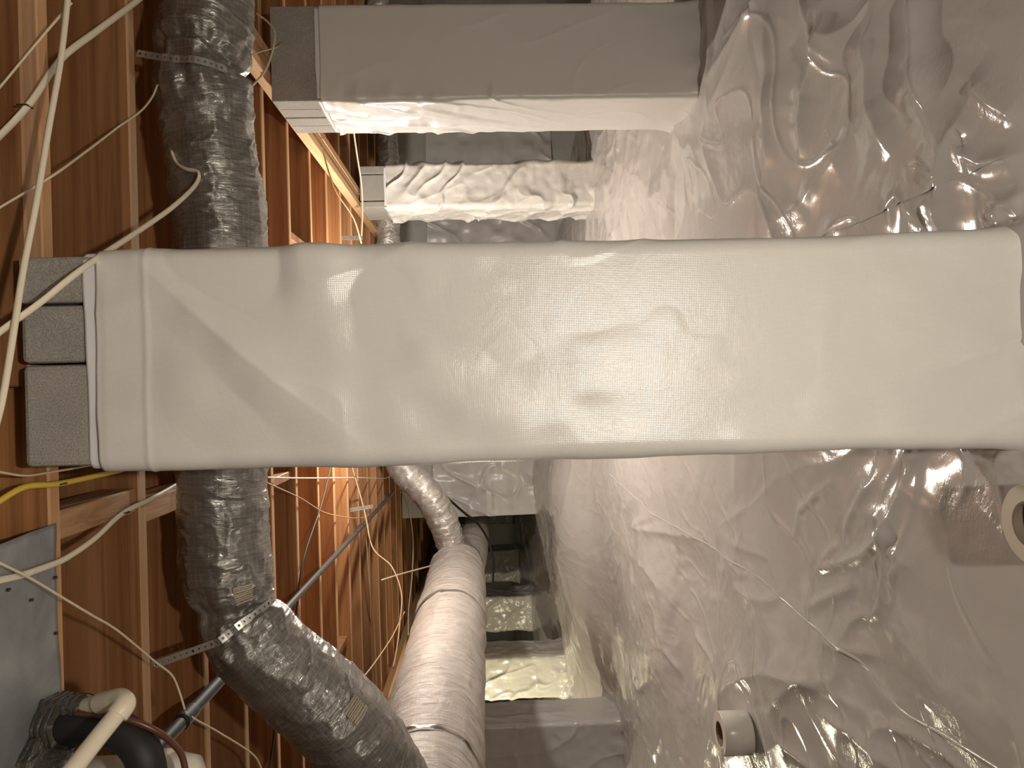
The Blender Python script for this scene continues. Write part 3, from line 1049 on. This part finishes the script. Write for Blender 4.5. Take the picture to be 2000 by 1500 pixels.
# second flex duct
f2 = [P(893, 1098, 6.12), P(880, 1060, 6.08), P(862, 1010, 6.03), P(830, 960, 6.0), P(790, 918, 6.02), P(768, 870, 6.05), P(757, 780, 6.1), P(755, 650, 6.1),
      P(758, 500, 6.1), P(757, 430, 6.1), P(758, 340, 6.1), P(754, 250, 6.1), P(746, 120, 6.1), P(738, 0, 6.1), P(736, -100, 6.1)]
flex2 = thing('flex_duct', 'small pale flex duct curving down into the trunk duct at the back', 'duct', f2[5])


def f2r(s):
    return .120 - .020 * smooth(1.0, 1.6, s) - .012 * smooth(3.0, 3.6, s)


duct('duct_jacket', f2, f2r, 700, 64, M_flex2, flex2,
     lambda s, th, ct, st, R: .006 * noise(s * 30 + ct, ct * 2, st * 2, seed=330) + .006 * (ridge(s * 13, ct * 1.4, st * 1.4, seed=331) ** 3 - .3))

# ------------------------------------------------------------------ pipes
pz = 0.868
ip = thing('iron_pipe', 'long dark iron pipe running under the joists behind the flex duct bend', 'pipe', (-.95, 3, CAMZ + pz))
q0 = PZ(300, 1470, pz); q1 = PZ(768, 962, pz)
q00 = q0 + (q0 - q1) * .05
tube('pipe_run', [q00, q0.lerp(q1, .3), q0.lerp(q1, .6), q1], .0145, M_iron, ip, 20, 14)
tube('pipe_near_part', [q00, q0.lerp(q1, .06), q0.lerp(q1, .12), q0.lerp(q1, .19)], .0185, M_black, ip, 20, 14)  # wider black tube over the near length of the pipe
cc0 = q0.lerp(q1, .035)
tube('coupling', [cc0, cc0 + (q1 - q0).normalized() * .04, cc0 + (q1 - q0).normalized() * .08], .0225, M_black, ip, 8, 14)

# pvc drain with elbow
pv = thing('drain_pipe', 'cream plastic drain pipe with an elbow below the metal sheet', 'pipe', P(240, 1365, 1.36))
pe = P(236, 1366, 1.37)
tube('pipe_stub', [P(125, 1385, 1.50), P(170, 1378, 1.45), P(212, 1370, 1.395)], .0145, M_pvc, pv, 12, 20)
tube('elbow', [P(196, 1373, 1.415), P(222, 1367, 1.385), pe, P(243, 1376, 1.35), P(228, 1398, 1.335)], .019, M_pvc, pv, 40, 20)
tube('pipe_run', [P(238, 1384, 1.345), P(195, 1436, 1.30), P(140, 1506, 1.24), P(90, 1570, 1.19), P(20, 1660, 1.12), P(-60, 1762, 1.04)], .0155, M_pvc, pv, 20, 20)

tag(tube('suction_hose', [P(128, 1420, 1.47), P(175, 1418, 1.45), P(225, 1424, 1.44), P(262, 1448, 1.43), P(284, 1486, 1.42), P(292, 1540, 1.43), P(296, 1600, 1.47), P(290, 1660, 1.52), P(262, 1760, 1.6)], .034, M_black, None, 60, 20),
    'thick black insulated hose curving behind the cream drain pipe', 'hose')
tag(tube('copper_tube', [P(146, 1393, 1.44), P(200, 1397, 1.42), P(250, 1405, 1.42), P(300, 1425, 1.43), P(335, 1450, 1.45), P(356, 1478, 1.46), P(364, 1530, 1.46), P(360, 1600, 1.48), P(330, 1690, 1.52)], .0062, M_brown, None, 60, 12),
    'thin brown copper tube arching over the black hose', 'tube')

# white canister under the hose, only its rim in the frame
can = thing('plastic_canister', 'white plastic canister with a collar, cut off by the bottom edge behind the black hose', 'canister', P(385, 1560, 1.62))


def revolve(name, c, prof, mt, parent, m=40):
    th = np.linspace(0, 2 * np.pi, m, endpoint=False)
    V = np.zeros((len(prof), m, 3))
    for i, (r, z) in enumerate(prof):
        V[i] = np.stack([c[0] + r * np.cos(th), c[1] + r * np.sin(th), np.full(m, c[2] + z)], 1)
    return link(name, grid_mesh(name, V, closed_v=True, smooth_=True), mt, parent)


cc1 = P(300, 1548, 1.62)
M_canw = mat('white_plastic', (.74, .70, .62), .3)
revolve('canister_body', cc1, [(.001, .155), (.07, .155), (.076, .148), (.076, .0), (.078, -.05), (.07, -.085), (.04, -.1), (.001, -.102)], M_canw, can)
revolve('collar', cc1, [(.076, .0), (.086, .0), (.086, -.03), (.076, -.03)], M_canw, can)

bm = bmesh.new()
add_box(bm, (cc1.x - .02, cc1.y + .02, cc1.z + .14), (cc1.x + .02, cc1.y + .04, ZJ - .001), .002)
obj('hanger_bracket', bm, M_strap, can)

# foil tape wrapped round the pipe entry
def wad(name, label, c, rad, mt, seed, st=(1, 1, 1)):
    n, m = 40, 60
    ph = np.linspace(0.02, np.pi - .02, n)[:, None]; th = np.linspace(0, 2 * np.pi, m, endpoint=False)[None]
    x, y, z = np.sin(ph) * np.cos(th), np.sin(ph) * np.sin(th), np.cos(ph) * np.ones_like(th)
    r = 1 + .22 * noise(x * 1.3, y * 1.3, z * 1.3, seed=seed) + .16 * ridge(x * 1.6, y * 1.6, z * 2.6, seed=seed + 1) + .07 * ridge(x * 4, y * 4, z * 4, seed=seed + 2)
    V = np.stack([c[0] + x * r * rad * st[0], c[1] + y * r * rad * st[1], c[2] + z * r * rad * st[2]], -1)
    th2 = np.linspace(0, 1, m + 1)
    uv = np.stack(np.meshgrid(th2, np.linspace(0, 1, n)), -1)
    return tag(link(name, grid_mesh(name, V, closed_v=True, uv=uv), mt), label, 'tape')


M_wad = foil('foil_tape', (.09, .078, .066), (.19, .168, .145), (.2, .18, .15), .25, .02, .5, .75, None, .0, .6, (30, 30))
def winding(name, label, pts, r0, r1, seed):
    V, uv, _ = tube_arr(pts, lambda q: r0 + (r1 - r0) * q / q[-1], 120, 64,
                        lambda q, th, ct, st, Rr: Rr * (.16 * noise(q * 14, ct * 1.2, st * 1.2, seed=seed) + .14 * ridge(q * 22 + ct * .7, ct * 1.1, st * 1.1, seed=seed + 1) + .05 * ridge(q * 60, ct * 3, st * 3, seed=seed + 2) + .10 * (((q * 42 + th / (2 * np.pi)) % 1) < .5)))
    return tag(link(name, grid_mesh(name, cap_tube(V), closed_v=True), M_wad), label, 'tape')


winding('foil_tape_wrap', 'dark crumpled foil tape wound round the stub of the cream drain pipe', [P(84, 1402, 1.53), P(115, 1388, 1.51), P(150, 1380, 1.475), P(170, 1377, 1.45)], .034, .019, 400)
winding('foil_tape_collar', 'dark foil tape wound round the root of the black hose', [P(84, 1428, 1.51), P(112, 1420, 1.49), P(138, 1419, 1.465)], .038, .036, 410)
wad('foil_tape_wad', 'shiny crumpled foil wad at the bottom left corner below the sheet metal', P(88, 1488, 1.46), .042, M_wad, 420, (1.1, .9, 1.2))

# galvanised sheet nailed under the joists
pan = thing('panning_sheet', 'galvanised sheet metal panel nailed under the joists at lower left', 'sheet metal', (-.8, 1.35, ZJ))
n_, m_ = 40, 60
a0_ = PZ(118, 1017, .906); y1_ = 1.574
xs_ = np.linspace(0, 1, m_)[None] * np.ones((n_, 1)); ys_ = np.linspace(0, 1, n_)[:, None] * np.ones((1, m_))
SX = a0_.x - .02 * (1 - ys_) - xs_ * 1.1
SY = 1.02 + (y1_ - 1.02) * ys_
SZ = ZJ - .004 - .004 * np.abs(noise(SX * 5, SY * 5, seed=430)) - .003 * (0.5 + .5 * noise(SX * 14, SY * 14, seed=431))
o = link('metal_sheet', grid_mesh('metal_sheet', np.stack([SX, SY, SZ], -1)), M_zinc, pan)
md = o.modifiers.new('thickness', 'SOLIDIFY'); md.thickness = .001
for (a, b) in [(15, 1152), (107, 1128), (60, 1172), (108, 1237)]:
    p = PZ(a, b, .900)
    bm = bmesh.new()
    add_box(bm, (p.x - .003, p.y - .003, ZJ - .013), (p.x + .003, p.y + .003, ZJ - .006), .001)
    obj('nail_head', bm, M_dark, pan)

# ------------------------------------------------------------------ cables
def staple(p, dirv, parent):
    bm = bmesh.new()
    d = Vector(dirv).normalized()
    s = d.cross(Vector((0, 0, 1))).normalized()
    add_box(bm, (p.x - .0015, p.y - .010, p.z - .009), (p.x + .0015, p.y + .010, p.z - .006), .0005)
    add_box(bm, (p.x - .0015, p.y - .011, p.z - .009), (p.x + .0015, p.y - .009, p.z + .012), .0005)
    add_box(bm, (p.x - .0015, p.y + .009, p.z - .009), (p.x + .0015, p.y + .011, p.z + .012), .0005)
    return obj('staple', bm, M_dark, parent)


def cable(name, label, pts, r, mt, z=None, squash=1.0, st=None):
    q = [P(*p) if z is None or len(p) == 3 else PZ(p[0], p[1], z) for p in pts]
    t = thing(name, label, 'cable', q[len(q) // 2])
    tube('cable_sheath', q, r, mt, t, None, 8, squash)
    if st:
        for s in st:
            p = P(*s) if len(s) == 3 else PZ(s[0], s[1], z)
            staple(p, (1, 0, 0), t)
    return t


cable('round_cable', 'straight white cable stretched across the joists and the pier top at upper left',
      [(134, -30, 1.50), (132, 0, 1.49), (118, 120, 1.45), (97, 240, 1.41), (70, 400, 1.36), (45, 530, 1.32), (20, 690, 1.27), (0, 800, 1.24), (-30, 900, 1.2)], .0058, M_white_cable)
cable('flat_cable', 'flat cream cable stapled across the joist in the top left corner',
      [(300, -30, 1.95), (270, 0, 1.90), (190, 60, 1.70), (120, 115, 1.56), (60, 200, 1.485), (0, 265, 1.47), (-40, 300, 1.47)], .0042, M_white_cable, None, 1.9, [(50, 208, 1.482)])
cable('flat_cable', 'flat white cable running from the flex duct across the exposed pier blocks',
      [(335, 295, 2.0), (345, 318, 1.99), (362, 330, 1.965), (388, 337, 1.945), (381, 362, 1.92), (340, 402, 1.80), (280, 445, 1.65), (165, 522, 1.40), (80, 590, 1.33), (0, 648, 1.28), (-40, 680, 1.24)], .0040, M_white_cable, None, 1.7)
cable('thin_cable', 'thin white cable snaking up to the flex duct at the upper left',
      [(308, 165, 1.98), (297, 190, 1.95), (275, 217, 1.89), (235, 245, 1.80), (205, 268, 1.73), (160, 302, 1.62), (100, 345, 1.50), (0, 405, 1.46), (-40, 430, 1.45)], .0026, M_cream_cable)
cable('thin_cable', 'short thin white cable in the extreme top left corner behind the straight one',
      [(140, 5, 1.50), (105, 45, 1.50), (65, 92, 1.495), (0, 170, 1.49), (-30, 205, 1.49)], .0026, M_cream_cable)
cable('flat_cable', 'white flat cable stapled under the joists, sweeping over the metal sheet',
      [(-30, 1142), (0, 1133), (40, 1124), (90, 1107), (130, 1090), (185, 1052), (240, 1002), (300, 972), (350, 943), (385, 915)], .0042, M_white_cable, .893, 1.7, [(243, 1001)])
cable('thin_cable', 'thin white cable crossing the metal sheet and hanging toward the black pipe',
      [(-30, 1085, 1.33), (0, 1100, 1.345), (60, 1130, 1.41), (130, 1172, 1.50), (180, 1202, 1.58), (230, 1232, 1.67), (300, 1290, 1.80), (335, 1318, 1.85), (350, 1350, 1.86), (361, 1386, 1.85)], .0026, M_cream_cable)
cable('yellow_cable', 'yellow cable stapled to the joist beside the big pier',
      [(-30, 1000), (0, 978), (50, 951), (112, 945), (180, 931), (245, 915), (290, 895)], .0050, M_yellow, .895, 1.3, [(118, 945)])
cable('thin_cable', 'thin cream cable beside the pier blocks above the yellow cable',
      [(-30, 918), (0, 922), (50, 929), (100, 922), (165, 911), (215, 900)], .0024, M_cream_cable, .896)
cable('thin_cable', 'thin cream cable between joists below the flex duct bend at the bottom',
      [(361, 1390, 2.1), (385, 1407, 2.12), (430, 1432, 2.2), (492, 1472, 2.3), (510, 1500, 2.33), (520, 1530, 2.34)], .0026, M_cream_cable)
cable('thin_cable', 'white wire pulled straight across the far joists just below the big pier',
      [(505, 932), (600, 934), (700, 933), (752, 934), (770, 925)], .0035, M_white_cable, .895)
cable('twine', 'slack tan twine slanting across the far joists below the big pier',
      [(510, 938), (585, 972), (640, 1003), (700, 1012), (725, 1004)], .0028, M_tan_cable, .893)
cable('black_wire', 'thin black wire crossing the far joists behind the iron pipe',
      [(648, 905), (628, 985), (592, 1095), (578, 1200), (555, 1300), (540, 1400), (528, 1490), (520, 1540)], .0042, M_black, .890)
cable('loop_wire', 'tan wire hanging in a long loop beside the trunk duct',
      [(686, 905, 5.0), (712, 1000, 5.0), (728, 1070, 4.9), (765, 1107, 4.8), (784, 1160, 4.7), (781, 1215, 4.6), (776, 1260, 4.5), (768, 1305, 4.4)], .0045, M_tan_cable)
cable('loop_wire', 'pale wire hanging farther back against the dark by the trunk duct',
      [(776, 950, 7.65), (796, 985, 7.5), (806, 1050, 7.4), (805, 1120, 7.2), (798, 1190, 7.0), (797, 1240, 6.9)], .006, M_cream_cable)
cable('loop_wire', 'thin tan wire running under the joists toward the trunk duct',
      [(690, 910), (708, 985), (715, 1050), (722, 1150), (731, 1240), (735, 1330), (737, 1400)], .004, M_tan_cable, .888)
cable('loop_wire', 'tan wire from the loop slanting down to the flex duct edge',
      [(790, 1195, 4.7), (765, 1245, 4.5), (735, 1290, 4.2), (712, 1320, 3.9), (690, 1345, 3.7)], .004, M_tan_cable)
cable('white_rod', 'thin pale rod slanting from the joists to the trunk duct joint',
      [(745, 1133, 5.2), (780, 1122, 5.4), (820, 1111, 5.7), (858, 1101, 5.95)], .006, M_cream_cable)
cable('black_wire', 'black cable drooping from the small flex duct into the dark pit',
      [(832, 934, 6.3), (860, 960, 6.4), (905, 1000, 6.6), (935, 1025, 6.8), (955, 1060, 7.1), (964, 1100, 7.4), (963, 1135, 7.6)], .011, M_black)
cable('thin_cable', 'cream wire looping between the flex duct and the top of the upper grey pier',
      [(455, 190, 2.30), (470, 184, 2.4), (500, 160, 2.5), (524, 125, 2.6), (537, 70, 2.7), (525, 45, 2.75), (500, 25, 2.8)], .0035, M_cream_cable)
cable('thin_cable', 'short thin tan wire running straight from the flex duct to the upper grey pier',
      [(470, 116, 2.4), (505, 102, 2.6), (540, 92, 2.85), (550, 82, 3.0)], .0022, M_tan_cable)
cable('loop_wire', 'white wire running from under the upper grey pier past the small wrinkled pier',
      [(688, 235, 4.6), (697, 300, 4.8), (706, 360, 4.95), (708, 410, 5.0), (706, 466, 5.0)], .0055, M_cream_cable)
cable('loop_wire', 'dark tan wire hanging across the end of the pale girder',
      [(622, 235, 4.0), (632, 300, 4.05), (655, 370, 4.1), (690, 425, 4.2), (706, 475, 4.3)], .0045, M_tan_cable)

# ------------------------------------------------------------------ small metal straps at the back
def flat_strap(label, a, b):
    t = thing('hanger_strap', label, 'strap', a)
    strap_mesh('perforated_band', [a, a.lerp(b, .5), b], .024, lambda q: Vector((0, -.8, -.6)), M_strap, t, .022)


flat_strap('short grey perforated strap among the far joists just above the big pier', P(668, 465, 4.3), P(708, 465, 4.35))
flat_strap('small grey perforated strap beside the iron pipe end', P(684, 996, 4.7), P(728, 989, 4.8))

# ------------------------------------------------------------------ tape rolls on the floor
def roll(label, c, r, h, rc, tail=None):
    t = thing('tape_roll', label, 'tape roll', c)
    revolve('tape_winding', c, [(rc, .0), (r - .002, .0), (r, .002), (r, h - .002), (r - .002, h), (rc, h)], [M_tape], t, 56)
    o = revolve('side_paper', c, [(rc + .001, h + .0006), (r - .003, h + .0006)], M_rollside, t, 56)
    revolve('cardboard_core', c, [(rc - .004, 0), (rc + .0005, 0), (rc + .0005, h + .001), (rc - .004, h + .001), (rc - .004, 0)], M_core, t, 48)
    return t


p1 = PZ(2006, 1024, -.952)
roll('near white tape roll cut by the right photo edge, lying flat on the sheet', Vector((p1.x, p1.y, fz(p1.x, p1.y) + .004)), .072, .098, .040)
p2 = PF(1466, 1437)
r2 = roll('white tape roll lying flat on the floor at the bottom beside the crumpled mound', Vector((p2.x, p2.y + .03, fz(p2.x, p2.y + .03) + .004)), .083, .115, .046)
ta = P(1408, 1462, p2.y - .045); tb_ = P(1411, 1484, p2.y - .07)
bm = bmesh.new()
add_box(bm, (ta.x - .05, ta.y - .002, ta.z - .010), (ta.x, ta.y + .001, ta.z), .0005)
o = obj('tape_tail', bm, M_tape, r2)
